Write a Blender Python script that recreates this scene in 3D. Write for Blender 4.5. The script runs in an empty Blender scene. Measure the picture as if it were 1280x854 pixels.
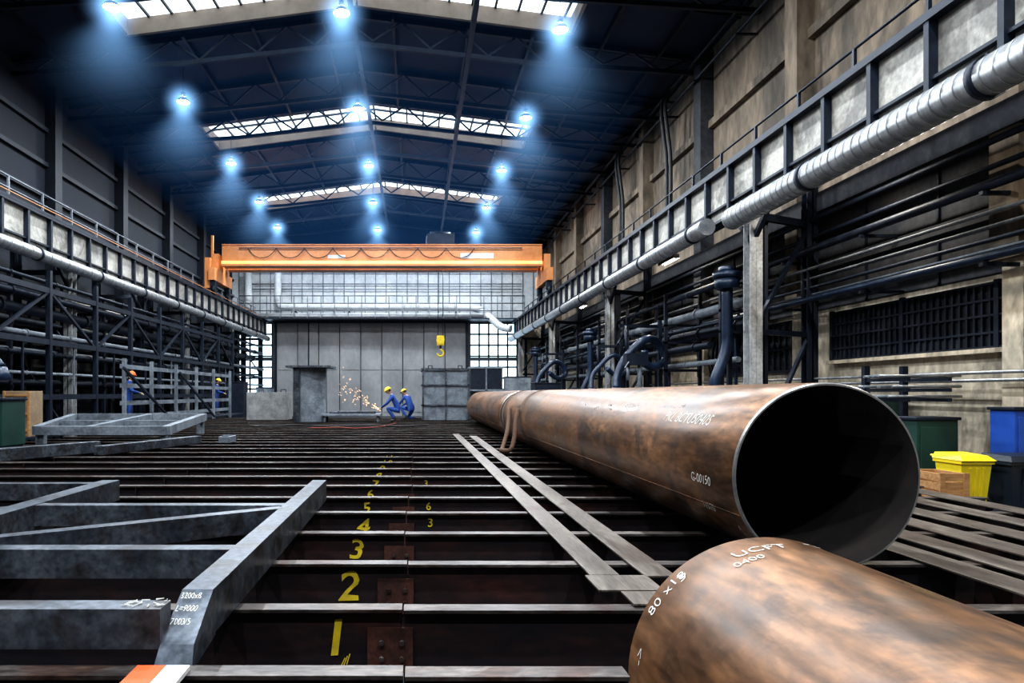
import bpy,bmesh,math,random
from mathutils import Vector,Matrix
ZO=1.713
FL=-1.713
RK=-1.055
random.seed(7)
scn=bpy.context.scene
# ---------------------------------------------------------------- materials
def M(name,c1,c2=None,rough=.6,metal=0,sc=2,st=(1,1,1),bump=0,lo=.35,hi=.65,c3=None,em=None,es=0,rv=.0,fine=0,patch=None,psc=.6,pst=(1,1,1),pamt=.85):
    m=bpy.data.materials.new(name); m.use_nodes=True
    nt=m.node_tree; N=nt.nodes; L=nt.links
    b=N['Principled BSDF']
    b.inputs['Metallic'].default_value=metal
    b.inputs['Roughness'].default_value=rough
    b.inputs['Base Color'].default_value=(*c1,1)
    if c2 is not None:
        g=N.new('ShaderNodeNewGeometry'); mp=N.new('ShaderNodeMapping'); mp.inputs['Scale'].default_value=st
        L.new(g.outputs['Position'],mp.inputs['Vector'])
        n=N.new('ShaderNodeTexNoise'); n.inputs['Scale'].default_value=sc; n.inputs['Detail'].default_value=9; n.inputs['Roughness'].default_value=.65
        L.new(mp.outputs[0],n.inputs['Vector'])
        r=N.new('ShaderNodeValToRGB'); e=r.color_ramp.elements
        e[0].position=lo; e[0].color=(*c1,1); e[1].position=hi; e[1].color=(*c2,1)
        if c3 is not None:
            x=e.new((lo+hi)/2); x.color=(*c3,1)
        L.new(n.outputs['Fac'],r.inputs['Fac'])
        col=r.outputs['Color']
        if patch is not None:
            mp2=N.new('ShaderNodeMapping'); mp2.inputs['Scale'].default_value=pst; mp2.inputs['Location'].default_value=(7,3,5)
            L.new(g.outputs['Position'],mp2.inputs['Vector'])
            n3=N.new('ShaderNodeTexNoise'); n3.inputs['Scale'].default_value=psc; n3.inputs['Detail'].default_value=8; n3.inputs['Roughness'].default_value=.65
            n3.inputs['Distortion'].default_value=.6
            L.new(mp2.outputs[0],n3.inputs['Vector'])
            mr=N.new('ShaderNodeMapRange'); mr.inputs['From Min'].default_value=.5; mr.inputs['From Max'].default_value=.6; mr.inputs['To Max'].default_value=pamt
            L.new(n3.outputs['Fac'],mr.inputs['Value'])
            mx=N.new('ShaderNodeMix'); mx.data_type='RGBA'; L.new(mr.outputs[0],mx.inputs[0]); L.new(col,mx.inputs[6]); mx.inputs[7].default_value=(*patch,1); col=mx.outputs[2]
        if fine:
            n2=N.new('ShaderNodeTexNoise'); n2.inputs['Scale'].default_value=sc*9; n2.inputs['Detail'].default_value=6
            L.new(mp.outputs[0],n2.inputs['Vector'])
            mr=N.new('ShaderNodeMapRange'); mr.inputs['From Min'].default_value=.3; mr.inputs['From Max'].default_value=.7
            mr.inputs['To Min'].default_value=1-fine; mr.inputs['To Max'].default_value=1+fine*.4
            L.new(n2.outputs['Fac'],mr.inputs['Value'])
            mx=N.new('ShaderNodeVectorMath'); mx.operation='SCALE'
            L.new(col,mx.inputs[0]); L.new(mr.outputs[0],mx.inputs['Scale']); col=mx.outputs[0]
        L.new(col,b.inputs['Base Color'])
        if rv:
            mr=N.new('ShaderNodeMapRange'); mr.inputs['From Min'].default_value=.3; mr.inputs['From Max'].default_value=.7
            mr.inputs['To Min'].default_value=rough-rv; mr.inputs['To Max'].default_value=rough+rv
            L.new(n.outputs['Fac'],mr.inputs['Value']); L.new(mr.outputs[0],b.inputs['Roughness'])
        if bump:
            bp=N.new('ShaderNodeBump'); bp.inputs['Strength'].default_value=bump; bp.inputs['Distance'].default_value=.02
            L.new(n.outputs['Fac'],bp.inputs['Height']); L.new(bp.outputs[0],b.inputs['Normal'])
    if em is not None:
        b.inputs['Emission Color'].default_value=(*em,1); b.inputs['Emission Strength'].default_value=es
    return m
m_floor=M('floor_concrete',(.010,.014,.022),(.030,.037,.050),rough=.6,sc=1.2,bump=.2,fine=.3)
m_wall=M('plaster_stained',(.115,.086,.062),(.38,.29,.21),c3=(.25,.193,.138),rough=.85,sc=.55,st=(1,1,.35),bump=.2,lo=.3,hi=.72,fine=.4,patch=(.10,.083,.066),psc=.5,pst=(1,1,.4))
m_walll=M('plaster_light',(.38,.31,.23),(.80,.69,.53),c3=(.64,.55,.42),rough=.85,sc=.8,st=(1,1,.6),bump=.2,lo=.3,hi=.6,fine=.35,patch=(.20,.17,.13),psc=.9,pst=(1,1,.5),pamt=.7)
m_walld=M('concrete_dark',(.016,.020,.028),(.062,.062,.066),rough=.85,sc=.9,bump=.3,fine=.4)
m_navy=M('navy_cladding',(.002,.004,.010),(.005,.010,.022),rough=.75,sc=.5)
m_pil=M('left_column_paint',(.003,.005,.010),(.008,.013,.024),rough=.6,sc=2)
m_roof=M('roof_deck',(.003,.011,.030),(.008,.024,.060),rough=.7,sc=.4,st=(1,1,1))  # blue of the ceiling haze is put into the deck colour
m_steeld=M('painted_steel_dark',(.003,.007,.016),(.014,.022,.040),rough=.5,metal=.3,sc=3)
m_grey=M('grey_paint',(.11,.13,.16),(.28,.31,.345),rough=.5,sc=2,fine=.3,lo=.3,hi=.7,patch=(.06,.07,.085),psc=1.5,pamt=.6)
m_colw=M('column_light_paint',(.26,.27,.28),(.50,.50,.49),rough=.55,sc=2,fine=.3,lo=.3,hi=.7,patch=(.14,.13,.125),psc=1.5,pst=(1,1,.5))
m_panel=M('girder_panel',(.24,.235,.22),(.56,.53,.47),rough=.55,sc=1.5,lo=.25,hi=.6,fine=.3,patch=(.16,.15,.135),psc=.8)
m_duct=M('galvanised_duct',(.30,.31,.33),(.55,.56,.57),rough=.38,metal=.75,sc=3,st=(1,3,1),fine=.2)
m_gate=M('gate_panel',(.22,.225,.235),(.34,.345,.355),rough=.6,sc=.5,st=(1,1,.6),fine=.1)
m_white=M('white_cladding',(.55,.59,.62),(.76,.79,.82),rough=.5,sc=.8,fine=.15)
m_orange=M('crane_orange',(.62,.22,.065),(.78,.33,.12),rough=.5,sc=.8,fine=.1)
m_yelglow=M('crane_flange_yellow_glow',(.95,.62,.12),(1,.75,.25),rough=.4,sc=1,em=(1,.62,.18),es=.75)  # emission paints the yellow-lit strip onto the crane's lower flange
m_rust=M('rolled_rusty_steel',(.085,.040,.020),(.40,.20,.095),c3=(.23,.110,.050),rough=.37,metal=.4,sc=1.7,st=(1.6,.45,1.6),lo=.3,hi=.72,fine=.55,rv=.12,bump=.08,patch=(.070,.044,.033),psc=1.5,pst=(1,.8,1),pamt=.82)
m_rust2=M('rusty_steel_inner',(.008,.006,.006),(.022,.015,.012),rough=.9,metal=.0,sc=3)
m_edge=M('cut_edge_steel',(.35,.34,.33),(.6,.58,.55),rough=.35,metal=.8,sc=12)
m_flange=M('worn_mill_steel',(.035,.030,.030),(.25,.215,.19),c3=(.12,.10,.09),rough=.42,metal=.6,sc=5,st=(.3,1,1),lo=.32,hi=.7,fine=.6,rv=.1,patch=(.07,.032,.020),psc=2.4,pamt=.8)
m_web=M('rusty_web',(.005,.005,.009),(.070,.019,.012),c3=(.022,.009,.010),rough=.7,metal=.1,sc=2.2,st=(.5,1,1.5),lo=.35,hi=.72,fine=.5)
m_splice=M('splice_plate_rust',(.035,.012,.008),(.11,.035,.02),rough=.7,sc=6,fine=.4)
m_plate=M('flat_bar_steel',(.085,.066,.054),(.27,.23,.195),c3=(.175,.145,.12),rough=.4,metal=.55,sc=2,st=(4,.4,1),lo=.3,hi=.7,fine=.45,rv=.1,patch=(.08,.05,.035),psc=3,pst=(1,.4,1),pamt=.6)
m_frame=M('raw_steel_tube',(.045,.056,.076),(.22,.24,.275),c3=(.115,.132,.16),rough=.4,metal=.6,sc=2.6,lo=.3,hi=.7,fine=.55,rv=.1,patch=(.065,.052,.048),psc=3.4,pamt=.7)
m_yel=M('yellow_marking',(.85,.62,.02),(.55,.40,.03),rough=.6,sc=9)
m_chalk=M('white_chalk',(.75,.73,.68),rough=.9)
m_red=M('signal_red',(.85,.10,.02),rough=.5)
m_redh=M('red_cable_sheath',(.25,.04,.02),rough=.6)
m_wht=M('white_paint',(.8,.8,.8),rough=.5)
m_binyel=M('bin_yellow',(.85,.66,.02),(.75,.58,.02),rough=.4,sc=3)
m_bindark=M('bin_darkblue',(.01,.018,.03),(.02,.03,.045),rough=.4,sc=3)
m_blue=M('blue_paint',(.01,.06,.30),(.02,.09,.42),rough=.45,sc=2)
m_green=M('green_paint',(.006,.03,.024),(.010,.05,.038),rough=.5,sc=2)
m_wood=M('wood',(.30,.14,.05),(.5,.27,.11),rough=.7,sc=3,st=(1,8,8))
m_card=M('cardboard',(.22,.15,.09),(.32,.23,.14),rough=.8,sc=3)
m_hose=M('hose_blue_black',(.006,.014,.034),(.016,.034,.072),rough=.35,sc=5)
m_strap=M('textile_strap',(.06,.03,.018),(.13,.07,.04),rough=.9,sc=20)
m_tan=M('skylight_curb',(.26,.20,.155),(.38,.30,.235),rough=.7,sc=1)
m_mull=M('mullion_dark',(.03,.035,.045),rough=.5)
m_black=M('black_cable',(.01,.01,.012),rough=.5)
m_sky=M('skylight_glass',(.8,.85,.9),rough=.4,em=(.80,.92,1),es=1.7)
m_win=M('daylight_window',(.8,.85,.9),rough=.4,em=(.60,.82,1),es=2.1)
m_windark=M('dirty_window_glass',(.02,.025,.03),(.08,.08,.08),rough=.25,sc=3,lo=.4,hi=.8)
m_lamp=M('lamp_emitter',(1,1,1),em=(.9,.96,1),es=60)
m_tube=M('fill_tube_emitter',(1,1,1),em=(1,.95,.85),es=3)  # glow of the added fill tubes
m_lamph=M('lamp_housing',(.3,.3,.3),rough=.4,metal=.7)
m_spark=M('spark',(1,.6,.2),em=(1,.6,.3),es=5)
m_conc=M('concrete_block',(.2,.2,.2),(.36,.36,.35),rough=.9,sc=3,fine=.2)
# ---------------------------------------------------------------- builder
class B:
    def __init__(s,name): s.name=name; s.bm=bmesh.new(); s.mats=[]
    def mi(s,m):
        if m not in s.mats: s.mats.append(m)
        return s.mats.index(m)
    def face(s,pts,m,smooth=False):
        vs=[s.bm.verts.new(p) for p in pts]
        try:
            f=s.bm.faces.new(vs); f.material_index=s.mi(m); f.smooth=smooth; return f
        except ValueError: pass
    def hexa(s,c,m):
        v=[s.bm.verts.new(p) for p in c]; k=s.mi(m)
        for q in ((0,3,2,1),(4,5,6,7),(0,1,5,4),(1,2,6,5),(2,3,7,6),(3,0,4,7)):
            f=s.bm.faces.new([v[i] for i in q]); f.material_index=k
    def box(s,x0,x1,y0,y1,z0,z1,m):
        s.hexa([(x0,y0,z0),(x1,y0,z0),(x1,y1,z0),(x0,y1,z0),(x0,y0,z1),(x1,y0,z1),(x1,y1,z1),(x0,y1,z1)],m)
    def beam(s,p0,p1,w,h,m,up=(0,0,1)):
        p0=Vector(p0);p1=Vector(p1);d=(p1-p0).normalized();u=Vector(up)
        if abs(d.dot(u))>.98: u=Vector((0,1,0))
        r=d.cross(u).normalized()*w/2; u=r.cross(d).normalized()*h/2
        s.hexa([p0-r-u,p0+r-u,p1+r-u,p1-r-u,p0-r+u,p0+r+u,p1+r+u,p1-r+u],m)
    def hb(s,p0,p1,w,h,m,t=.02,up=(0,0,1)):
        p0=Vector(p0);p1=Vector(p1);d=(p1-p0).normalized();u=Vector(up)
        if abs(d.dot(u))>.98: u=Vector((0,1,0))
        r=d.cross(u).normalized(); u=r.cross(d).normalized()
        s.beam(p0,p1,t,h,m,up=u)
        for k in(-1,1): s.beam(p0+u*k*(h/2-t/2),p1+u*k*(h/2-t/2),w,t,m,up=u)
    def path(s,pts,r,m,seg=8,smooth_n=0,cap=True,radii=None):
        P=[Vector(p) for p in pts]
        if smooth_n:
            Q=[]; n=len(P)
            for i in range(n-1):
                a=P[max(i-1,0)];b=P[i];c=P[i+1];d=P[min(i+2,n-1)]
                for j in range(smooth_n):
                    t=j/smooth_n
                    Q.append(.5*((2*b)+(-a+c)*t+(2*a-5*b+4*c-d)*t*t+(-a+3*b-3*c+d)*t**3))
            Q.append(P[-1]); P=Q
        k=s.mi(m); T=[]
        for i in range(len(P)):
            T.append((P[min(i+1,len(P)-1)]-P[max(i-1,0)]).normalized())
        u=Vector((0,0,1)) if abs(T[0].z)<.9 else Vector((1,0,0))
        u=(u-T[0]*u.dot(T[0])).normalized(); rings=[]
        for i,p in enumerate(P):
            u=(u-T[i]*u.dot(T[i])).normalized(); v=T[i].cross(u)
            rr=radii[i] if radii else r
            rings.append([s.bm.verts.new(p+(u*math.cos(2*math.pi*j/seg)+v*math.sin(2*math.pi*j/seg))*rr) for j in range(seg)])
        for a,b in zip(rings,rings[1:]):
            for j in range(seg):
                f=s.bm.faces.new([a[j],a[(j+1)%seg],b[(j+1)%seg],b[j]]); f.material_index=k; f.smooth=True
        if cap:
            for R in (rings[0][::-1],rings[-1]):
                f=s.bm.faces.new(R); f.material_index=k
    def cyl(s,p0,p1,r,m,seg=14,r2=None,cap=True):
        s.path([p0,p1],r,m,seg=seg,cap=cap,radii=[r,r if r2 is None else r2])
    def text(s,body,size,fn,m,bold=.012):
        cu=bpy.data.curves.new('t','FONT'); cu.body=body; cu.size=size; cu.resolution_u=3; cu.offset=size*bold
        o=bpy.data.objects.new('t',cu); scn.collection.objects.link(o)
        dg=bpy.context.evaluated_depsgraph_get(); me=o.evaluated_get(dg).to_mesh()
        k=s.mi(m); vs=[s.bm.verts.new(fn(v.co.x,v.co.y)) for v in me.vertices]
        for p in me.polygons:
            try:
                f=s.bm.faces.new([vs[i] for i in p.vertices]); f.material_index=k
            except ValueError: pass
        bpy.data.objects.remove(o); bpy.data.curves.remove(cu)
    def done(s,parent=None,bevel=0,recalc=True,zo=ZO):
        if recalc: bmesh.ops.recalc_face_normals(s.bm,faces=s.bm.faces)
        xs=[v.co for v in s.bm.verts]
        lo=Vector([min(v[i] for v in xs) for i in range(3)]); hi=Vector([max(v[i] for v in xs) for i in range(3)])
        c=Vector(((lo.x+hi.x)/2,(lo.y+hi.y)/2,lo.z))
        for v in s.bm.verts: v.co-=c
        me=bpy.data.meshes.new(s.name); s.bm.to_mesh(me); s.bm.free()
        for m in s.mats: me.materials.append(m)
        o=bpy.data.objects.new(s.name,me); scn.collection.objects.link(o)
        o.location=c+Vector((0,0,zo))
        if parent:
            o.parent=parent; o.location=c+Vector((0,0,zo))-parent.location
        if bevel:
            b=o.modifiers.new('bevel','BEVEL'); b.width=bevel; b.segments=2; b.limit_method='ANGLE'
        return o
# ---------------------------------------------------------------- shell
XL,XR,YB,YF=-14.0,10.0,-8.0,52.0
def rz(x): return 13.2-.13*abs(x+2)
b=B('floor'); b.box(XL-.3,XR+.3,YB-.3,YF+.3,FL-.2,FL,m_floor); b.done()
b=B('wall_right')
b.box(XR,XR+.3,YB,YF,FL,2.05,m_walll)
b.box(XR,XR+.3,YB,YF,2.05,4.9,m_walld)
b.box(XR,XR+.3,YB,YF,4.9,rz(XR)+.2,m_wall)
for y in (4.8,11.1,17.4,23.2,29,35,41,47):
    b.box(XR-.45,XR,y-.28,y+.28,2.2,rz(XR)-.1,m_wall if y not in(23.2,35) else m_walld)
    b.box(XR-.3,XR,y-.2,y+.2,FL,2.2,m_walll)
b.box(XR-.18,XR,YB,YF,8.9,9.15,m_wall)
b.box(XR-.12,XR,YB,YF,6.9,7.0,m_walld)
b.box(XR-.5,XR,YB,YF,4.3,4.75,m_walld)
b.box(XR-.14,XR,YB,YF,3.0,3.2,m_walld)
y=YB
while y<YF: b.box(XR-.05,XR,y,y+.04,2.05,4.3,m_steeld); y+=2.1
b.done()
b=B('wall_left')
b.box(XL-.3,XL,YB,YF,FL,4.5,m_walld); b.box(XL-.3,XL,YB,YF,4.5,rz(XL)+.2,m_navy)
for y in range(2,52,6): b.box(XL,XL+.4,y-.25,y+.25,FL,rz(XL)-.1,m_pil)
for z in(7.4,8.6,9.9): b.box(XL,XL+.15,YB,YF,z-.08,z+.08,m_pil)
b.done()
b=B('wall_back'); b.box(XL,XR,YB-.3,YB,FL,13.2,m_walld); b.done()
b=B('wall_far')
b.box(XL,-13.6,YF,YF+.3,FL,5.6,m_walll); b.box(7.75,XR,YF,YF+.3,FL,5.6,m_walll)
b.box(-13.6,7.75,YF+.25,YF+.3,FL,5.6,m_walld)
b.box(XL,XR,YF,YF+.3,5.6,10.2,m_white)
b.box(XL,XR,YF,YF+.3,10.2,11.0,m_wall)
b.box(XL,XR,YF,YF+.3,11.0,13.3,m_navy)
x=XL+.5
while x<XR: b.box(x,x+.06,YF-.05,YF,5.7,10.1,m_grey); x+=.8
b.done()
b=B('ceiling')
SK=[(-3.5,-.5),(8,11),(20.2,23.2),(31,34),(42,45)]
ys=[YB]+[v for s_ in SK for v in s_]+[YF+.3]
def roofpatch(x0,x1,y0,y1):
    cuts=[x0]+([-2] if x0<-2<x1 else [])+[x1]
    for a,c in zip(cuts,cuts[1:]):
        b.hexa([(a,y0,rz(a)),(c,y0,rz(c)),(c,y1,rz(c)),(a,y1,rz(a)),(a,y0,rz(a)+.2),(c,y0,rz(c)+.2),(c,y1,rz(c)+.2),(a,y1,rz(a)+.2)],m_roof)
for i in range(0,len(ys)-1,2): roofpatch(XL-.3,XR+.3,ys[i],ys[i+1])
for y0,y1 in SK: roofpatch(XL-.3,-9.8,y0,y1); roofpatch(5.3,XR+.3,y0,y1)
b.done()
for y0,y1 in SK:
    b=B('skylight_window')
    for a,c in((-9.8,-2),(-2,5.3)):
        b.hexa([(a,y0,rz(a)+.25),(c,y0,rz(c)+.25),(c,y1,rz(c)+.5),(a,y1,rz(a)+.5),(a,y0,rz(a)+.3),(c,y0,rz(c)+.3),(c,y1,rz(c)+.55),(a,y1,rz(a)+.55)],m_sky)
        for y,h in((y0-.02,.28),(y1-.1,.45)):
            b.beam((a,y,rz(a)+h/2-.05),(c,y,rz(c)+h/2-.05),.12,h+.1,m_tan)
        x=a
        while x<c+.01:
            b.beam((x,y0,rz(x)+.22),(x,y1,rz(x)+.47),.07,.1,m_mull); x+=.78
        b.beam((a,(y0+y1)/2,rz(a)+.34),(c,(y0+y1)/2,rz(c)+.34),.08,.1,m_mull)
    for x in(-9.8,5.3): b.box(x-.06,x+.06,y0,y1,rz(x)-.05,rz(x)+.6,m_tan)
    b.done()
def truss(y):
    b=B('roof_truss')
    for sx,ex in((XL,-2),(-2,XR)):
        b.beam((sx,y,rz(sx)-.1),(ex,y,rz(ex)-.1),.14,.16,m_steeld)
    d=.95
    b.beam((XL,y,rz(XL)-.55),(-8,y,rz(-8)-d),.12,.14,m_steeld)
    b.beam((-8,y,rz(-8)-d),(-2,y,rz(-2)-d-.1),.12,.14,m_steeld)
    b.beam((-2,y,rz(-2)-d-.1),(4,y,rz(4)-d),.12,.14,m_steeld)
    b.beam((4,y,rz(4)-d),(XR,y,rz(XR)-.55),.12,.14,m_steeld)
    x=XL+.5;k=0
    while x<XR-1:
        lo=lambda q: rz(q)-(.9 if -9<q<5 else .65)
        a=(x,y,rz(x)-.12 if k%2 else lo(x)); c=(x+1,y,lo(x+1) if k%2 else rz(x+1)-.12)
        b.beam(a,c,.06,.06,m_steeld); x+=1;k+=1
    b.done()
for y in(2,7.6,14.2,19.8,23.7,27.6,30.6,34.4,38,41.6,45.4,49): truss(y)
b=B('roof_purlins')
for x in(-12.5,-10.6,-8,-5.6,-3.2,-.8,1.8,4,6.4,8.4):
    if -9.8<x<5.3:
        for a,c in((YB,-3.7),(-.3,7.8),(11.2,20),(23.4,30.8),(34.2,41.8),(45.2,YF)): b.box(x-.05,x+.05,a,c,rz(x)-.22,rz(x)-.02,m_steeld)
    else: b.box(x-.05,x+.05,YB,YF,rz(x)-.22,rz(x)-.02,m_steeld)
b.box(1.72,1.88,YB,YF,rz(1.8)-1.15,rz(1.8)-1.0,m_steeld)
b.box(-2.1,-1.95,YB,YF,rz(-2)-1.2,rz(-2)-1.08,m_steeld)
for y in range(-6,52,3):
    for sx,ex in((XL,-9.8),(5.3,XR)): b.beam((sx,y,rz(sx)-.05),(ex,y,rz(ex)-.05),.08,.1,m_steeld)
b.done()
# ---------------------------------------------------------------- lamps
def volmat(name):
    m=bpy.data.materials.new(name); m.use_nodes=True
    N=m.node_tree.nodes
    for n in list(N):
        if n.type!='OUTPUT_MATERIAL': N.remove(n)
    return m,m.node_tree,N,m.node_tree.links,[n for n in N if n.type=='OUTPUT_MATERIAL'][0]
hz,nt,N,L,out=volmat('lamp_glow_emission')  # self-glowing volume imitates lamp light caught in haze, nothing scatters
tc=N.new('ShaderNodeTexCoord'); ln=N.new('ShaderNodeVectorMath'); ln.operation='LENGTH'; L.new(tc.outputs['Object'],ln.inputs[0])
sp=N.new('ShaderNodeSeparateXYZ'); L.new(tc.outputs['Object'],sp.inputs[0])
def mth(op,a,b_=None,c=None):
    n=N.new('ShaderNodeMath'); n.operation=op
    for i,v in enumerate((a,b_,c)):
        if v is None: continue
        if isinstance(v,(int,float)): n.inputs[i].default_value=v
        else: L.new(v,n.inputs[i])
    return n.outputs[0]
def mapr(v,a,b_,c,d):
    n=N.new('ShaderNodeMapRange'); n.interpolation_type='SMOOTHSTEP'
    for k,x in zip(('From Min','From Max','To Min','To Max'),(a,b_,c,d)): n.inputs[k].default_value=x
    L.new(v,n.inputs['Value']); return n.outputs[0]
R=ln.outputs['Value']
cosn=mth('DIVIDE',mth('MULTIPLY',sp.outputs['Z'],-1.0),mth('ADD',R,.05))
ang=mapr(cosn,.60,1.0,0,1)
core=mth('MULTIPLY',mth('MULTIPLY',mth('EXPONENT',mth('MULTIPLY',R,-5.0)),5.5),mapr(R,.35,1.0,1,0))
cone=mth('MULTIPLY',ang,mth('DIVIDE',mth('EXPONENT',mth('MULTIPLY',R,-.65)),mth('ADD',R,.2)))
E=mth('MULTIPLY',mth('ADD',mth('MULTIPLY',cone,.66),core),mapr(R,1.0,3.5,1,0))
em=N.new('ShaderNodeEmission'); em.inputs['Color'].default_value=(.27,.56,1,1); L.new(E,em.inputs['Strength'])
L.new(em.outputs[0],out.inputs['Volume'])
hh,nt2,N2,L2,out2=volmat('haze_glow_volume')  # emission-only volume, paints a blue haze glow through the upper hall
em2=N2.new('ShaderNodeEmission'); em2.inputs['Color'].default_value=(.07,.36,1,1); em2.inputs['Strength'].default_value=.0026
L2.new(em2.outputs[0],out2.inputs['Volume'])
b=B('haze_glow_volume')
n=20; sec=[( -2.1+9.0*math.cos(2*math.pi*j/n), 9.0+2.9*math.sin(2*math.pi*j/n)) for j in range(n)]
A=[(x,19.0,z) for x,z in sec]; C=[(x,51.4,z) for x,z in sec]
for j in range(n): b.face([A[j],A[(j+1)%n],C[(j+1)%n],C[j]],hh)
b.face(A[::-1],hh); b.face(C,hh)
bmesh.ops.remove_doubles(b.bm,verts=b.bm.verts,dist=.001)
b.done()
def lamp(x,y,z,haze_glow=True,e=900):
    b=B('high_bay_lamp')
    b.cyl((x,y,z+.3),(x,y,rz(x)-.02 if not any(a<y<c and -9.8<x<5.3 for a,c in SK) else rz(x)+.2),.012,m_steeld,seg=6)
    b.cyl((x,y,z+.16),(x,y,z+.36),.09,m_lamph,seg=12)
    b.path([(x,y,z+.18),(x,y,z+.1),(x,y,z)],.2,m_lamph,seg=16,radii=[.1,.2,.24],cap=False)
    b.cyl((x,y,z+.01),(x,y,z+.03),.215,m_lamp,seg=16)
    o=b.done(bevel=0)
    l=bpy.data.lights.new('lamp_light','AREA'); l.shape='DISK'; l.size=.45; l.energy=e; l.color=(.87,.94,1)
    lo=bpy.data.objects.new('lamp_light',l); scn.collection.objects.link(lo); lo.parent=o
    lo.location=Vector((x,y,z-.03+ZO))-o.location
    if haze_glow:
        c=B('lamp_glow_volume'); c.path([(0,0,1.0),(0,0,.6),(0,0,-.3),(0,0,-1.5),(0,0,-3.4)],1,hz,seg=18,radii=[.25,.8,1.05,2.0,2.6])  # glow shape around the lamp, stands in for scattered light
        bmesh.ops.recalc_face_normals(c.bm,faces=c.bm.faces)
        me=bpy.data.meshes.new('lamp_glow_volume'); c.bm.to_mesh(me); c.bm.free()
        me.materials.append(hz); h=bpy.data.objects.new('lamp_glow_volume',me); scn.collection.objects.link(h); h.parent=o
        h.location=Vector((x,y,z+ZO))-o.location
LZ=11
lp=[(140,10),(427,17),(700,38),(229,128),(447,137),(657,148),(289,205),(461,208),(627,214),(324,253),(466,254),(608,260),(347,285),(472,288),(595,291)]
for px,py in lp:
    d=LZ*853/(492-py); lamp((px-520)*d/853,d,LZ,e=430)
for y in(14.2,7.6,1,-5):
    for x in(-8.9,-2.2,4.3): lamp(x,y,LZ,haze_glow=False,e=430)
def fill_tube(x,y,e,rx):  # added fill light: invented tubes that brighten the walls under the walkways
    b=B('fill_tube_fixture')
    b.box(x-.1,x+.1,y-.7,y+.7,4.5,4.56,m_lamph)
    for k in(-.6,.6): b.beam((rx,y+k,4.56),(rx,y+k,5.31),.02,.02,m_steeld)
    for k in(-1,1): b.box(x+k*.1-.005,x+k*.1+.005,y-.7,y+.7,4.42,4.56,m_lamph)
    b.box(x-.1,x+.1,y-.71,y-.70,4.42,4.56,m_lamph)
    for k in(-.04,.04): b.cyl((x+k,y-.65,4.47),(x+k,y+.65,4.47),.018,m_tube,seg=8)
    o=b.done()
    l=bpy.data.lights.new('fill_tube_light','AREA'); l.shape='RECTANGLE'; l.size=.16; l.size_y=1.3; l.energy=e; l.color=(1,.92,.80)
    lo=bpy.data.objects.new('fill_tube_light',l); scn.collection.objects.link(lo); lo.parent=o; lo.location=Vector((x,y,4.44+ZO))-o.location
for y in(8,13.5,23,35): fill_tube(8.5,y,85,8.5)
for y in(16,28): fill_tube(-11.6,y,75,-11.68)
# ---------------------------------------------------------------- crane runways
def runway(side):
    s_=1 if side=='right' else -1
    X=7.3 if s_>0 else -11.2
    b=B('crane_runway_girder')
    z0,z1=4.12,5.4
    b.box(min(X+.16*s_,X+.18*s_),max(X+.16*s_,X+.18*s_),YB,YF,z0,z1,m_panel)
    for z,h in((z0,.06),(z1-.06,.08),(z0+.36,.05)):
        w=.0 if z!=z0+.36 else .06
        b.box(min(X+w*s_,X+.36*s_),max(X+w*s_,X+.36*s_),YB,YF,z,z+h,m_steeld)
    y=YB+.3
    while y<YF-.1:
        b.box(min(X+.02*s_,X+.34*s_),max(X+.02*s_,X+.34*s_),y-.05,y+.05,z0,z1,m_steeld); y+=1.25
    b.box(min(X+.1*s_,X+.2*s_),max(X+.1*s_,X+.2*s_),YB,YF,z1+.02,z1+.14,m_steeld)
    if s_<0:
        b.path([(X+.05,YB,z1+.16),(X+.05,YF,z1+.16)],.02,m_orange,seg=6)
    xa,xb=sorted((X+.36*s_,X+1.25*s_)); b.box(xa,xb,YB,YF,z1-.1,z1-.04,m_steeld)
    xr=X+1.0*s_
    rm=m_grey if s_<0 else m_steeld
    y=YB+.3
    while y<YF:
        b.beam((xr,y,z1-.05),(xr,y,z1+1.12),.06,.06,rm)
        b.beam((X+.36*s_,y,z0+.1),(X+1.2*s_,y,z1-.15),.05,.05,m_steeld); y+=1.875
    for z in(.4,.76,1.12): b.path([(xr,YB,z1+z),(xr,YF,z1+z)],.03,rm,seg=6)
    b.box(min(xr,xr+.02),max(xr,xr+.02),YB,YF,z1-.04,z1+.12,m_steeld)
    cols=(4.0,15.4,26.8,38.2,49.6) if s_>0 else (0,5.7,11.4,17.1,22.7,28.4,34.1,39.8,45.5,50.5)
    for i,y in enumerate(cols):
        cx=X+.3*s_
        b.hb((cx,y,FL),(cx,y,z0),.28,.32,m_colw if (s_>0 or i in(4,6)) else m_steeld,t=.03)
        b.box(cx-.3,cx+.3,y-.3,y+.3,FL,FL+.04,m_steeld)
        cw=X+2.1*s_
        b.hb((cw,y+.9*(s_>0),FL),(cw,y+.9*(s_>0),z1-.1),.26,.26,m_steeld,t=.03)
        if s_>0: b.hb((cx+.45,y+.5,FL),(cx+.45,y+.5,z0),.2,.2,m_steeld,t=.03)
        b.beam((cx,y,z0-.1),(cw,y+.9*(s_>0),z0-.1),.12,.16,m_steeld)
        b.beam((cx,y,1.4),(cw,y+.9*(s_>0),1.4),.1,.12,m_steeld)
        b.beam((cx,y,1.4),(cw,y+.9*(s_>0),z0-.1),.08,.08,m_steeld); b.beam((cx,y,FL+.2),(cw,y+.9*(s_>0),1.4),.08,.08,m_steeld)
        for k in(-1,1): b.beam((cx,y,z0-.7),(cx,y+k*.8,z0),.1,.1,m_steeld)
    b.done()
runway('right'); runway('left')
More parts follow.
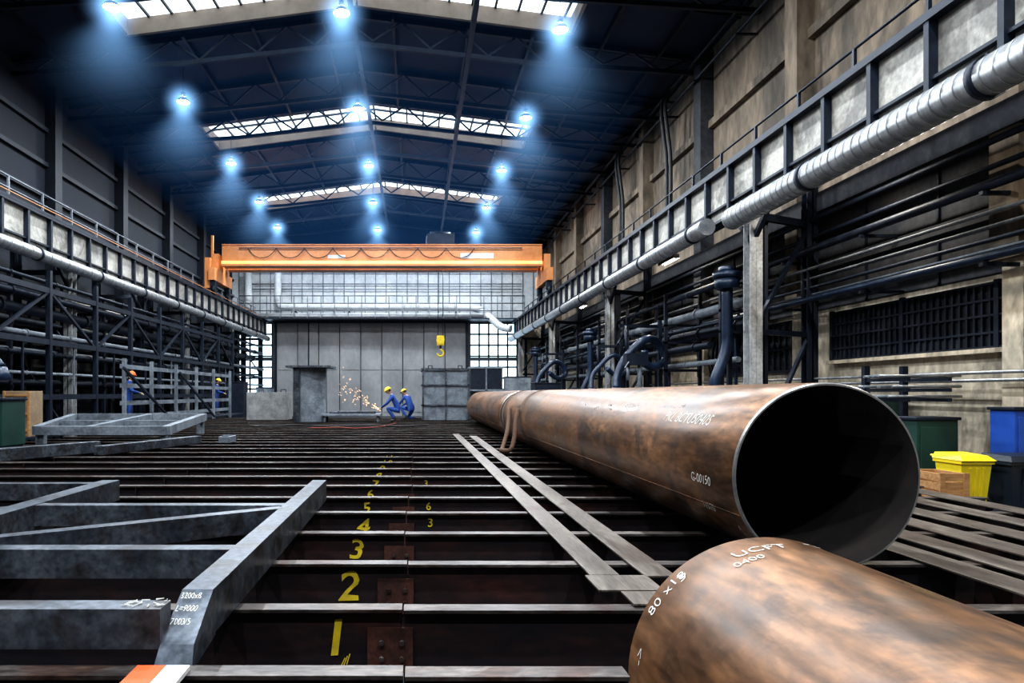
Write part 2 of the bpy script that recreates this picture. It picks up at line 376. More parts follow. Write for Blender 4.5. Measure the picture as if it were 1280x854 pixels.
def duct(x,z,r,y0,y1,ribs=.5,m=m_duct,name='ventilation_duct'):
    b=B(name)
    b.path([(x,y0,z),(x,y1,z)],r,m,seg=24)
    y=y0+.05
    while y<y1:
        b.cyl((x,y-.015,z),(x,y+.015,z),r+.008,m,seg=24); y+=ribs
    y=y0+.8
    while y<y1:
        b.cyl((x,y-.05,z),(x,y+.05,z),r+.025,m_steeld,seg=20)
        b.box(x-.02,x+.02,y-.02,y+.02,z+r,4.14,m_steeld); y+=3.75
    b.done()
duct(6.95,3.84,.24,-7.5,15.0,ribs=.2); duct(6.95,3.98,.2,16.3,50)
duct(-10.85,4.0,.18,-7.5,50)
# ---------------------------------------------------------------- windows right
b=B('window_1')
x=XR-.06
b.box(x,XR,9.3,16.25,.8,1.9,m_windark)
y=9.3
while y<=16.3: b.box(x-.05,x,y-.02,y+.02,.78,1.92,m_steeld); y+=.165
for z in(.8,1.05,1.35,1.62,1.9): b.box(x-.06,x,9.3,16.25,z-.02,z+.02,m_steeld)
for y in(9.3,11.62,13.9,16.25): b.box(x-.07,x,y-.05,y+.05,.75,1.95,m_steeld)
b.box(x-.12,XR,9.2,16.35,.70,.78,m_walll)
b.done()
b=B('window_2')
b.box(x,XR,18,24,.6,1.9,m_windark)
y=18
while y<=24.05: b.box(x-.05,x,y-.03,y+.03,.6,1.9,m_steeld); y+=.3
for z in(.6,1.2,1.9): b.box(x-.06,x,18,24,z-.03,z+.03,m_steeld)
b.done()
b=B('service_pipe_run')
for z,r,m,xx in((2.94,.035,m_grey,9.3),(2.72,.03,m_grey,9.35),(2.5,.04,m_steeld,9.35),(2.2,.07,m_hose,9.2),(3.35,.09,m_steeld,9.2),(3.7,.05,m_steeld,9.4),(.35,.03,m_duct,9.45),(.22,.03,m_duct,9.45),(4.1,.06,m_steeld,9.35),(2.35,.025,m_grey,9.4),(11.2,.07,m_steeld,9.4),(10.6,.05,m_steeld,9.45)):
    b.path([(xx,YB,z),(xx,YF-2,z)],r,m,seg=8)
for y in range(-7,50,3):
    b.box(9.1,9.98,y-.04,y+.04,2.05,2.11,m_steeld); b.box(9.1,9.98,y-.04,y+.04,3.2,3.26,m_steeld); b.box(9.35,9.98,y-.03,y+.03,10.5,10.56,m_steeld); b.box(9.35,9.98,y-.03,y+.03,11.08,11.12,m_steeld)
for y in(25.2,31):
    for k in(0,.4): b.path([(9.35,y+k,11.2),(9.2,y+k,10.6),(9.3,y+k,9.6),(9.4,y+k,8.6),(9.4,y+k,6.2)],.07,m_black,seg=8,smooth_n=4)
for y in (19,24,30,36):
    b.path([(9.0,y,2.2),(8.9,y,1.9),(8.9,y,.2),(8.9,y+.4,-.4)],.05,m_hose,seg=8,smooth_n=3)
for y,n in((20.5,4),(25,5),(33,4)):
    for k in range(n): b.path([(9.2,y+k*.12,2.2),(9.1-.06*k,y+k*.12,1.2),(9.0+.03*k,y+k*.15,.4),(9.2,y+k*.12,-.5)],.025,m_black,seg=6,smooth_n=3)
b.done()
b=B('process_pipe_run')
for xx,z,r,a,c,m in((8.4,2.35,.13,16.9,48,m_grey),(8.7,1.8,.16,17.3,46,m_steeld),(8.2,1.35,.1,19,45,m_steeld),(8.5,.9,.08,18,50,m_grey),(8.1,2.9,.06,16.9,50,m_steeld),(8.3,1.95,.05,17,50,m_steeld)):
    b.path([(xx,a,z),(xx,c,z)],r,m,seg=12)
    y=a+1
    while y<c: b.cyl((xx,y-.04,z),(xx,y+.04,z),r*1.35,m,seg=12); y+=2.4
for y in range(18,50,4):
    b.box(8.0,9.2,y-.05,y+.05,.7,.78,m_steeld); b.box(8.0,9.2,y-.05,y+.05,1.6,1.66,m_steeld); b.box(9.1,9.2,y-.05,y+.05,FL,3.2,m_steeld); b.box(8.0,8.1,y-.05,y+.05,FL,3.2,m_steeld); b.box(8,9.2,y-.05,y+.05,2.15,2.22,m_steeld)
b.done()
def arm(x,y,zt,s=1,flip=1):
    b=B('fume_extraction_arm')
    b.cyl((x,y,zt-.08*s),(x,y,zt+.06*s),.34*s,m_hose,seg=20); b.cyl((x,y,zt+.06*s),(x,y,zt+.2*s),.2*s,m_hose,seg=16)
    b.cyl((x,y,zt-.35*s),(x,y,zt-.08*s),.28*s,m_hose,seg=20,r2=.3*s)
    b.path([(x,y,zt-.3*s),(x,y,zt-1.3*s),(x,y,zt-1.7*s),(x-.1*flip,y,zt-2.1*s),(x-.3*flip,y,zt-2.6*s),(x-.3*flip,y,zt-2.9*s)],.13*s,m_hose,seg=12,smooth_n=4)
    b.beam((x+.1,y+.1,zt-.3),(x+.1,y+.1,FL),.1,.1,m_steeld); b.box(x-.1,x+.3,y-.1,y+.3,FL,FL+.03,m_steeld)
    b.done()
arm(7.75,17,2.95); arm(7.2,28.2,2.5,.9); arm(6.9,39.4,2.5,.9)
def loop(x,y,r=.13,s=1):
    b=B('welding_fume_hose')
    b.path([(x-1.6*s,y-.2,.15),(x-1.5*s,y,.6),(x-1.2*s,y,1.2*s),(x-.6*s,y,1.75*s),(x-.1,y+.2,1.6*s),(x+.1,y+.2,1.1*s),(x-.4*s,y,.85*s),(x-.9*s,y-.2,1.15*s)],r,m_hose,seg=12,smooth_n=5)
    b.path([(x-1.2*s,y,1.2*s),(x-1.2*s,y+.2,2.2*s)],.05,m_steeld)
    b.cyl((x-1.6*s,y-.2,-.15),(x-1.6*s,y-.2,.2),.26*s,m_hose,seg=16,r2=.14*s)
    b.beam((x+.0,y+.4,FL),(x,y+.4,2.4*s),.12,.12,m_steeld); b.beam((x,y+.4,2.2*s),(x-1.4*s,y+.2,2.2*s),.08,.1,m_steeld)
    b.done()
loop(8.0,22); loop(7.4,34,.12,.9); loop(7.7,25.2,.09,.8)
def cabinet(x0,x1,y0,y1,z1,m,name='machine_cabinet',z0=FL):
    b=B(name)
    b.box(x0,x1,y0,y1,z0+.08,z1,m)
    b.box(x0-.03,x1+.03,y0-.03,y1+.03,z1,z1+.05,m_steeld)
    b.box(x0+.03,x1-.03,y0+.03,y1-.03,z0,z0+.08,m_steeld)
    n=max(1,int((x1-x0)/.7))
    for i in range(n):
        a=x0+(x1-x0)*i/n+.05; c=x0+(x1-x0)*(i+1)/n-.05
        b.box(a,c,y0-.02,y0,z0+.2,z1-.1,m); b.box(c-.1,c-.06,y0-.05,y0-.02,(z0+z1)/2-.1,(z0+z1)/2+.1,m_steeld)
    b.done(bevel=.01)
cabinet(5.4,6.6,31,32,.45,m_steeld); cabinet(6.8,7.8,29.5,30.5,.2,m_steeld); cabinet(5.0,6.4,38,39,.9,m_grey); cabinet(6.2,7.2,25.4,26,.1,m_steeld); cabinet(9.0,9.65,13.6,14.2,-.08,m_green,'tool_cabinet')
b=B('drill_press')
b.box(6.2,7.0,20.2,20.9,FL,-.2,m_steeld); b.cyl((6.75,20.6,-.2),(6.75,20.6,1.2),.07,m_grey); b.box(6.3,6.95,20.4,20.8,.85,1.2,m_steeld); b.cyl((6.4,20.6,.4),(6.4,20.6,.85),.05,m_grey); b.box(6.2,6.9,20.3,20.85,.0,.06,m_grey)
b.beam((6.35,20.35,.95),(6.15,20.1,.75),.03,.03,m_grey); b.cyl((6.9,20.6,1.2),(6.9,20.6,1.3),.1,m_hose)
b.done()
b=B('cantilever_bar_rack')
for x in(8.3,9.0):
    b.beam((x,12.6,FL),(x,12.6,.5),.1,.1,m_steeld)
    for z in(-.05,.12,.3): b.beam((x,12.6,z-.06),(x,11.5,z-.06),.06,.06,m_steeld)
    b.beam((x,12.9,FL+.04),(x,11.4,FL+.04),.1,.08,m_steeld)
for z in(-.05,.12,.3):
    for k in range(5):
        b.path([(8.1-random.random()*.25,11.6+k*.17,z),(9.25+random.random()*.12,11.6+k*.17,z)],.025,m_grey if k%2 else m_duct,seg=6)
b.done()
cabinet(9.12,9.66,10.4,10.85,-.26,m_blue,'blue_storage_container')
cabinet(7.85,8.5,10.7,11.2,-.42,m_green,'green_waste_container')
def bin_(x,y,m,ml,w=.5,h=.76):
    b=B('wheelie_bin'); z=FL; d=.5
    b.hexa([(x-w*.4,y-d*.38,z+.1),(x+w*.4,y-d*.38,z+.1),(x+w*.4,y+d*.4,z+.1),(x-w*.4,y+d*.4,z+.1),(x-w*.5,y-d*.5,z+h),(x+w*.5,y-d*.5,z+h),(x+w*.5,y+d*.5,z+h),(x-w*.5,y+d*.5,z+h)],m)
    b.box(x-w*.54,x+w*.54,y-d*.54,y+d*.54,z+h-.05,z+h,m)
    b.hexa([(x-w*.56,y-d*.6,z+h),(x+w*.56,y-d*.6,z+h),(x+w*.56,y+d*.55,z+h),(x-w*.56,y+d*.55,z+h),(x-w*.45,y-d*.4,z+h+.07),(x+w*.45,y-d*.4,z+h+.07),(x+w*.5,y+d*.5,z+h+.09),(x-w*.5,y+d*.5,z+h+.09)],ml)
    b.path([(x-w*.4,y+d*.5,z+h),(x-w*.4,y+d*.75,z+h+.03),(x+w*.4,y+d*.75,z+h+.03),(x+w*.4,y+d*.5,z+h)],.018,ml)
    for k in(-1,1): b.cyl((x+k*w*.42,y+d*.38,z+.1),(x+k*w*.52,y+d*.38,z+.1),.1,m_black,seg=16)
    b.box(x-w*.35,x+w*.35,y-d*.36,y-d*.2,z,z+.1,m)
    for i in(-1,0,1): b.beam((x+i*w*.2,y-d*.40,z+.15),(x+i*w*.22,y-d*.505,z+h-.1),.04,.02,m)
    b.done(bevel=.008)
bin_(7.93,9.9,m_binyel,m_binyel,w=.44); bin_(8.62,9.75,m_bindark,m_bindark,w=.66)
b=B('wooden_crate'); 
x0=7.12;x1=7.52
for k in range(5):
    z=FL+.02+k*.125; b.box(x0,x1,9.3,9.34,z,z+.1,m_wood); b.box(x0,x1,9.86,9.9,z,z+.1,m_wood); b.box(x0,x0+.04,9.34,9.86,z,z+.1,m_wood); b.box(x1-.04,x1,9.34,9.86,z,z+.1,m_wood)
for x in(x0,x1-.07): b.box(x,x+.07,9.27,9.3,FL,FL+.63,m_wood)
b.box(x0+.04,x1-.04,9.34,9.86,FL,FL+.05,m_wood)
b.done()
# ---------------------------------------------------------------- crane
b=B('overhead_bridge_crane')
Yc=39
for dy in(0,1.3):
    b.box(-11.0,7.15,Yc+dy-.3,Yc+dy+.3,7.5,8.4,m_orange)
    b.box(-11.0,7.15,Yc+dy-.42,Yc+dy+.42,7.34,7.5,m_yelglow if dy==0 else m_orange)
    b.box(-11.0,7.15,Yc+dy-.42,Yc+dy+.42,7.22,7.34,m_orange)
    b.box(-11.0,7.15,Yc+dy-.38,Yc+dy+.38,8.4,8.46,m_orange)
for x in(-11.45,7.3):
    b.box(x-.05,x+.3,Yc-1.2,Yc+2.4,6.3,7.0,m_orange)
    b.box(x-.05,x+.3,Yc-.45,Yc+1.75,7.0,7.9,m_orange)
    for y in(Yc-.8,Yc+2.0): b.cyl((x+.05,y,5.82),(x+.25,y,5.82),.28,m_steeld)
    for y in(Yc-.8,Yc+2.0): b.box(x-.02,x+.28,y-.2,y+.2,5.85,6.3,m_steeld)
b.beam((-11.6,Yc-.1,7.6),(-11.6,Yc-.1,9.0),.12,.12,m_orange)
b.box(-11.8,-11.5,Yc-.9,Yc-.3,5.9,7.6,m_orange)
x=-9.5
while x<3:
    b.path([(x,Yc-.45,8.2),(x+.35,Yc-.45,7.8),(x+.8,Yc-.45,7.66),(x+1.25,Yc-.45,7.8),(x+1.6,Yc-.45,8.2)],.022,m_black,seg=6,smooth_n=3); x+=1.6
b.beam((-10,Yc-.45,8.22),(6,Yc-.45,8.22),.04,.05,m_steeld)
b.box(2.5,4.4,Yc-.34,Yc-.3,7.65,7.95,m_white); b.box(-5,-4,Yc-.34,Yc-.3,7.65,7.85,m_white)
b.box(.6,2.2,Yc-.2,Yc+1.5,8.48,9.1,m_steeld); b.cyl((.8,Yc+.65,9.1),(2,Yc+.65,9.1),.3,m_steeld)
hx=1.42
for k in(-.14,.14): b.path([(hx+k,Yc+.65,8.6),(hx+k,Yc+.65,3.3)],.02,m_black,seg=5)
b.done()
b=B('crane_hook_block')
hy=Yc+.65
b.box(hx-.2,hx+.2,hy-.15,hy+.15,2.8,3.35,m_yel); b.cyl((hx,hy-.2,3.1),(hx,hy+.2,3.1),.24,m_yel,seg=18)
b.cyl((hx,hy,2.6),(hx,hy,2.85),.06,m_steeld)
b.path([(hx,hy,2.65),(hx+.02,hy,2.55),(hx+.17,hy,2.42),(hx+.15,hy,2.24),(hx,hy,2.16),(hx-.15,hy,2.22),(hx-.18,hy,2.34)],.055,m_yel,seg=8,smooth_n=3)
b.path([(hx-.14,hy,3.3),(hx-.14,hy,3.4)],.03,m_black)
b.done()
# ---------------------------------------------------------------- far wall items
b=B('door_1')
xs=[-10.6+i*(14.4/9) for i in range(10)]
for i,(a,c) in enumerate(zip(xs,xs[1:])):
    off=.03*(i%2)
    b.box(a+.03,c-.03,YF-.1-off,YF+.2,FL,5.35,m_gate)
    b.box(a+.12,c-.12,YF-.14-off,YF-.1-off,FL+.3,1.6,m_gate); b.box(a+.12,c-.12,YF-.14-off,YF-.1-off,1.8,5.2,m_gate)
b.box(-10.9,4.1,YF-.3,YF,5.35,5.6,m_steeld); b.box(-10.75,-10.6,YF-.2,YF,FL,5.35,m_steeld); b.box(3.8,3.95,YF-.2,YF,FL,5.35,m_steeld); b.box(-8.2,-8.1,YF-.2,YF,FL,5.35,m_steeld)
b.done()
for i,(a,c) in enumerate(((-13.5,-10.95),(4.1,7.7))):
    b=B('window_%d'%(i+3)); b.box(a,c,YF+.1,YF+.15,-.5,5.35,m_win); b.box(a,c,YF,YF+.2,FL,-.5,m_walld)
    n=5 if i else 3
    for k in range(n+1): x=a+(c-a)*k/n; b.box(x-.06,x+.06,YF,YF+.12,-.5,5.35,m_mull)
    for k in range(8): z=-.5+5.85*k/7; b.box(a,c,YF,YF+.12,z-.06,z+.06,m_mull)
    b.box(a,c,YF-.02,YF+.1,2.5,2.75,m_mull)
    b.done()
b=B('elbow_duct_run')
b.path([(-10.3,50.9,9.0),(-10.3,50.9,7.4),(-10.25,50.9,6.8),(-9.9,50.9,6.5),(-8,50.9,6.45),(2.5,50.9,6.45),(4.6,50.9,6.3),(5.4,50.5,5.7),(6.2,50,4.9),(6.9,49.6,4.7)],.27,m_white,seg=14,smooth_n=4)
b.path([(-12.5,50.9,9.2),(-12.5,50.9,4.2)],.27,m_white,seg=14)
b.path([(-13,50.7,5.8),(5,50.7,5.8)],.18,m_white,seg=12)
for x in(-9,-5,-1,3): b.box(x-.05,x+.05,50.9,YF,6.05,6.15,m_steeld)
b.box(-12.55,-12.45,50.9,YF,8,8.1,m_steeld)
b.done()
b=B('gallery_railing')
b.box(-13,8,50.2,52,5.48,5.56,m_steeld)
for z in(6.1,6.65,7.2,7.9,8.3,9.2): b.path([(-13,50.3 if z<7.5 else 51.7,z),(8,50.3 if z<7.5 else 51.7,z)],.04,m_grey,seg=6)
for i in range(22): b.beam((-13+i,50.3,5.5),(-13+i,50.3,7.2),.06,.06,m_grey)
b.done()
# ---------------------------------------------------------------- beam grillage
b=B('steel_beam_grillage')
XA,XB=-8.6,5.8
dep=[2.6,3.38,4.27,5.19,6.08]
while dep[-1]<29.5: dep.append(dep[-1]+.88)
for i,y in enumerate(dep):
    x1=.8 if i==0 else XB
    jx=-.07+random.uniform(-.02,.05); fw=.05
    for a,c,dz in((XA,jx-.004,0),(jx+.004,x1,-.004)):
        b.box(a,c,y-fw,y+fw,RK-.016+dz,RK+dz,m_flange)
        b.box(a,c,y-.006,y+.006,RK-.40+dz,RK-.016+dz,m_web)
    b.box(XA,x1,y-.05,y+.05,RK-.42,RK-.40,m_web)
    b.box(-.24,-.015,y-.022,y-.008,RK-.32,RK-.10,m_splice)
    for bx in(-.17,-.07):
        for bz in(RK-.17,RK-.25): b.cyl((bx,y-.04,bz),(bx,y-.02,bz),.014,m_flange,seg=6)
    for sx in(-6,-3.2,2.6): b.box(sx-.006,sx+.006,y-.05,y-.006,RK-.4,RK-.02,m_web)
    if 1<=i<12:
        t=str(i)
        hgt=.24 if i<3 else (.2 if i<5 else .15)
        b.text(t,hgt,lambda u,v,y=y,i=i: (-.455-.02*min(i,6)+u*1.15+.18*v+.006*math.sin(v*60+i),y-.012,RK-.05-hgt*.75+v*1.05+.006*math.sin(u*50+i*2)),m_yel,bold=.015)
        if i in(4,5,7): b.text(str((i*3)%9),.11,lambda u,v,y=y: (.1+u,y-.012,RK-.13+v),m_yel,bold=.01)
        if i==1:
            for k in range(3): b.beam((-.37+k*.014,y-.013,RK-.29+k*.004),(-.35+k*.012,y-.013,RK-.25+k*.010),.002,.005,m_yel)
for x in(-8,-4.6,-1.4,2.2,5.2):
    b.box(x-.12,x+.12,2.5 if x<1 else 3.2,29.9,FL,RK-.42,m_steeld)
b.done()
b=B('flat_plate_stack')
x=-1.9
for w in(.55,.6,.32,.5,.28,.34,.16,.5): 
    b.box(x+.006,x+w-.006,2.3,2.52-random.random()*.02,RK-.05,RK-.03,m_plate if random.random()<.6 else m_web); x+=w
b.box(-2,.75,2.28,2.5,RK-.4,RK-.05,m_web)
b.box(-2,.75,2.28,2.49,FL,RK-.4,m_steeld)
b.done()
def flat(name,x0,x1,y0,y1,z=RK+.001,t=.012,sk=0):
    b=B(name); b.hexa([(x0,y0,z),(x1,y0,z),(x1+sk,y1,z),(x0+sk,y1,z),(x0,y0,z+t),(x1,y0,z+t),(x1+sk,y1,z+t),(x0+sk,y1,z+t)],m_plate); b.done(bevel=.002)
flat('flat_steel_bar',1.0,1.17,3.93,17.6,sk=-.06); flat('flat_steel_bar',1.31,1.49,3.9,16.8)
flat('steel_offcut_plate',.97,1.32,3.62,3.92); flat('steel_offcut_plate',1.08,1.33,3.38,3.6)
for i,(x,y0,y1) in enumerate(((3.15,3.5,9),(3.5,3.6,9),(3.9,3.6,9.4),(4.35,4,10),(4.8,4.1,10),(5.25,4.2,9),(3.15,9.3,16),(3.6,9.5,15))): flat('flat_steel_bar',x,x+.24,y0,y1,sk=.05*(i%3-1))
b=B('welding_cable')
zc=RK+.02
b.path([(-3.2,20.5,zc),(-2.4,20.9,zc),(-1.8,20.4,zc),(-1.2,21.2,zc),(-.9,22.5,zc),(-.7,24,zc)],.014,m_redh,seg=6,smooth_n=5)
b.path([(-5.2,21.5,zc),(-4.0,22.4,zc),(-3.0,21.8,zc),(-1.6,22.3,zc),(-.4,21.6,zc),(.4,22.6,zc)],.018,m_black,seg=6,smooth_n=5)
b.done()
# ---------------------------------------------------------------- pipes
def pipe(cx,cz,r,y0,y1,marks=()):
    b=B('large_steel_pipe'); n=96; k=b.mi(m_rust); ki=b.mi(m_rust2); ke=b.mi(m_edge); t=.018
    def ring(rr,y): return [b.bm.verts.new((cx+rr*math.cos(2*math.pi*j/n),y,cz+rr*math.sin(2*math.pi*j/n))) for j in range(n)]
    seq=[(r-t,y0),(r-.008,y0),(r,y0+.012)]+[(r,y0+.012+(y1-y0-.024)*i/12) for i in range(1,13)]+[(r-.008,y1),(r-t,y1)]
    R=[ring(*q) for q in seq]; R.append(R[0])
    for i,(a,c) in enumerate(zip(R,R[1:])):
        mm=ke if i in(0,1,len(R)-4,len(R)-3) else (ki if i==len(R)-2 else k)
        for j in range(n):
            f=b.bm.faces.new([a[j],a[(j+1)%n],c[(j+1)%n],c[j]]); f.material_index=mm; f.smooth=(mm!=ke)
    for txt,size,ang,yy,mode in marks:
        def fn(u,v):
            w=.04*size*math.sin(u/size*7)
            if mode=='a': th=math.radians(ang)-(v+w)/r; y=yy-u-.2*v
            else: th=math.radians(ang)-u/r; y=yy+v+w
            return (cx+(r+.003)*math.cos(th),y,cz+(r+.003)*math.sin(th))
        b.text(txt,size,fn,m_chalk,bold=-.010)
    th=math.radians(205)
    b.path([(cx+r*math.cos(th),y0+.02,cz+r*math.sin(th)),(cx+r*math.cos(th),y1-.02,cz+r*math.sin(th))],.004,m_rust,seg=6)
    b.done()
pr=.553
pipe(2.41,RK+.014+pr,pr,4.0,14.9,[('PKL BCTU50405',.12,150,5.35,'a'),('G-00150',.085,190,4.62,'a'),('11570',.075,209,4.56,'a'),('->',.09,222,4.1,'c'),('->',.09,318,4.1,'c')])
pipe(2.41,RK+.014+pr,pr,15.15,25)
pipe(1.43,FL+.004+.56,.56,-1.5,2.81,[('UCFT',.085,112,2.60,'c'),('0400',.06,116,2.52,'c'),('3',.08,134,2.68,'c'),('80 x18',.08,152,2.70,'c'),('->',.08,172,2.66,'c'),('->',.10,80,2.68,'c')])
b=B('pipe_timber_chock')
for k in(-1,1):
    for y in(.2,2.0):
        xx=1.43+k*.42; b.hexa([(xx-.1,y-.1,FL),(xx+.1,y-.1,FL),(xx+.1,y+.1,FL),(xx-.1,y+.1,FL)]+[(xx-.1 if k<0 else xx+.07,y-.1,FL+.16),(xx+.1 if k>0 else xx-.07,y-.1,FL+.16),(xx+.1 if k>0 else xx-.07,y+.1,FL+.16),(xx-.1 if k<0 else xx+.07,y+.1,FL+.16)],m_wood)
b.done()
b=B('lifting_strap')
cxp,czp=2.41,RK+.014+pr
def band(y,w,r0=.558,tilt=0.0):
    n=64; A=[];C=[]
    for j in range(n):
        th=2*math.pi*j/n; dy=tilt*math.sin(th)
        A.append((cxp+r0*math.cos(th),y-w/2+dy,czp+r0*math.sin(th))); C.append((cxp+r0*math.cos(th),y+w/2+dy,czp+r0*math.sin(th)))
    for j in range(n):
        b.face([A[j],A[(j+1)%n],C[(j+1)%n],C[j]],m_strap,True)
band(12.2,.35,tilt=.3); band(14.6,.3,.56,tilt=.1)
b.path([(cxp-.57,12.3,czp+.2),(cxp-.64,12.1,czp),(cxp-.70,11.9,czp-.3),(cxp-.78,11.8,RK+.08),(cxp-.9,12.0,RK+.06),(cxp-.84,12.4,RK+.06),(cxp-.68,12.9,czp-.2),(cxp-.57,13.5,czp+.2)],.04,m_strap,seg=8,smooth_n=5)
b.done()
# ---------------------------------------------------------------- near tube frame
b=B('welded_tube_frame')
zt=-.855; zb=RK+.002
b.box(-1.02,-.885,2.98,6.75,zb,zt,m_frame)
b.hexa([(-1.03,2.66,-1.09),(-.875,2.66,-1.09),(-.875,2.98,zb),(-1.03,2.98,zb),(-1.02,2.72,-1.0),(-.885,2.72,-1.0),(-.885,2.98,zt),(-1.02,2.98,zt)],m_frame)
b.box(-3.1,-2.93,2.0,6.75,zb,zt,m_frame)
for y in(2.78,3.82,5.3): b.box(-5.2 if y<5 else -2.93,-1.02,y-.06,y+.06,zt-.165,zt-.005,m_frame)
b.beam((-1.02,5.2,zt-.09),(-2.93,4.02-.15,zt-.09),.11,.16,m_frame)
b.beam((-2.95,5.3,zt-.09),(-4.9,4.0,zt-.09),.11,.16,m_frame)
b.box(-5.2,-5.03,2.0,6.75,zb,zt,m_frame)
b.box(-5.1,-3.0,6.5,6.62,zt-.165,zt-.005,m_frame)
def fr(u,v): return (-1.01+u+.002*math.sin(v*300), 2.725+v*1.79-.003, -.99+v+.004)
for i,t in enumerate(('3200x8','L=9000','7003/5')): b.text(t,.030,lambda u,v,i=i: fr(u,(.11-.035*i)+v*.8),m_chalk,bold=-.01)
for k in range(22):
    x=-1.10+random.uniform(-.06,.09); y=2.80+random.uniform(-.05,.04); b.beam((x,y,zt+.0),(x+random.uniform(-.04,.04),y+random.uniform(-.03,.03),zt+.0),.003,.004,m_chalk)
b.done(bevel=.004)
b=B('red_white_edge_marker')
b.box(-1.06,-.95,2.40,2.60,RK+.001,RK+.02,m_red); b.box(-.95,-.86,2.40,2.60,RK+.001,RK+.02,m_wht)
b.done()
b=B('welded_tube_frame')
z=-.62
def tb(p,q,w=.16,h=.18): b.beam(p,q,w,h,m_grey)
tb((-9.0,18,z),(-5.6,18,z)); tb((-7.9,14.2,z-.15),(-9.0,18,z)); tb((-5.2,14.2,z-.15),(-5.6,18,z)); tb((-7.9,14.2,z-.15),(-5.2,14.2,z-.15)); tb((-8.4,16,z-.1),(-5.4,16,z-.1)); tb((-6.8,14.2,z-.15),(-7.0,18,z))
for p in((-8.5,17.9),(-5.65,17.9),(-7.85,14.3),(-5.25,14.3)): b.box(p[0]-.08,p[0]+.08,p[1]-.08,p[1]+.08,RK,z-.1,m_grey)
b.done()
b=B('steel_channel_beam'); b.beam((-6.6,10.3,RK+.105),(-5.7,12.2,RK+.105),.2,.2,m_frame); b.done(bevel=.01)
b=B('steel_channel_beam'); b.beam((-5.4,11.6,RK+.085),(-4.6,14.4,RK+.085),.18,.16,m_frame); b.done(bevel=.01)
b=B('small_steel_block'); b.box(-4.2,-3.95,14.5,15.0,RK,RK+.14,m_grey); b.box(-4.15,-4.0,14.55,14.95,RK+.14,RK+.16,m_steeld); b.done(bevel=.01)
b=B('concrete_counterweight'); b.box(-6.75,-5.15,27.2,28.4,RK+.002,.05,m_conc)
for x in(-6.4,-5.5): b.path([(x,27.8,.04),(x,27.8,.16),(x+.2,27.8,.16),(x+.2,27.8,.04)],.02,m_steeld)
b.done(bevel=.03)
b=B('plate_girder_section')
g=RK+.003
b.hexa([(-4.5,25,g),(-4.25,24.9,g),(-4.25,26.4,g),(-4.5,26.5,g),(-4.5,25,.95),(-4.25,24.9,.95),(-4.25,26.4,.95),(-4.5,26.5,.95)],m_frame)
b.hexa([(-4.5,25,g),(-3.35,25.4,g),(-3.35,25.45,g),(-4.5,25.05,g),(-4.5,25,.95),(-3.35,25.4,.95),(-3.35,25.45,.95),(-4.5,25.05,.95)],m_grey)
b.box(-4.75,-3.1,24.8,26.6,.95,1.02,m_frame); b.box(-3.5,-3.44,25.42,26.4,g,.95,m_frame)
b.done()
b=B('welding_table')
b.box(-3.5,-1.3,25.0,26.0,RK+.22,RK+.3,m_grey)
for x in(-3.4,-1.45):
    for y in(25.1,25.85): b.box(x,x+.08,y,y+.08,RK,RK+.22,m_grey)
b.box(-2.9,-1.5,25.2,25.5,RK+.3,RK+.4,m_frame); b.path([(-3.2,25.2,RK+.35),(-2.6,25.3,RK+.34),(-2.4,25.7,RK+.34)],.04,m_hose,smooth_n=3)
b.done(bevel=.01)
b=B('steel_tank_box')
b.box(.25,2.1,27,28.6,RK,.95,m_grey)
for z in(-.5,.3): b.box(.2,2.15,26.94,28.66,z,z+.06,m_frame)
for x in(.25,1.15,2.04): b.box(x,x+.06,26.94,27,RK,.95,m_frame)
b.box(.2,2.15,26.94,28.66,.9,1.0,m_frame)
for x in(.5,1.7): b.path([(x,27.5,.98),(x,27.5,1.12),(x+.15,27.5,1.12),(x+.15,27.5,.98)],.02,m_steeld)
b.done()
b=B('steel_tank_box')
b.box(2.4,3.8,30,31.2,FL,1.1,m_steeld); b.box(2.35,3.85,29.95,31.25,1.1,1.18,m_grey); b.box(2.35,3.85,29.94,30,.1,.18,m_grey); b.box(3.05,3.12,29.94,30,FL,1.1,m_grey)
b.done()
b=B('grinding_sparks')
sx,sy,sz=-1.3,25.0,-.62
for i in range(110):
    t=random.random()**1.6; sp_=random.gauss(0,.16)
    dx=-1.5*t; dz=(1.0+sp_*2.2)*t-.15*t*t; dy=random.gauss(0,.2)*t
    p=Vector((sx+dx,sy+dy,sz+dz)); d=Vector((-1,0,.7+sp_*2)).normalized()*random.uniform(.015,.06)
    b.beam(p,p+d,.0045,.0045,m_spark)
b.done()
# ---------------------------------------------------------------- left side
b=B('work_platform')
b.box(-10.6,-9.3,16,37,RK-.06,RK,m_steeld)
for y in range(16,37,3):
    for x in(-10.5,-9.4): b.box(x-.05,x+.05,y+.05,y+.15,FL,RK-.06,m_steeld)
b.done()
b=B('guard_fence')
for z in(.85,.25,-.3,-.75): b.box(-9.2,-9.15,21.2,33.5,z-.07,z+.07,m_grey)
for y in(21.3,23.5,25.9,28.3,30.7,33.4): b.box(-9.15,-9.05,y-.06,y+.06,FL,1.1,m_grey)
b.beam((-9.0,21,.8),(-8.7,24.5,RK+.05),.07,.07,m_steeld); b.beam((-9,26,.8),(-8.7,29.5,RK+.05),.07,.07,m_steeld)
b.done()
b=B('storage_pipe_rack')
for y in (8,11,14,17,20,23,26,29,32,36,40,44):
    for x in(-13.0,-11.9):
        b.beam((x,y,FL),(x,y,3.6),.12,.12,m_steeld)
    for z in(.2,1.2,2.1,3.0): b.beam((-13.1,y,z),(-11.8,y,z),.08,.1,m_steeld)
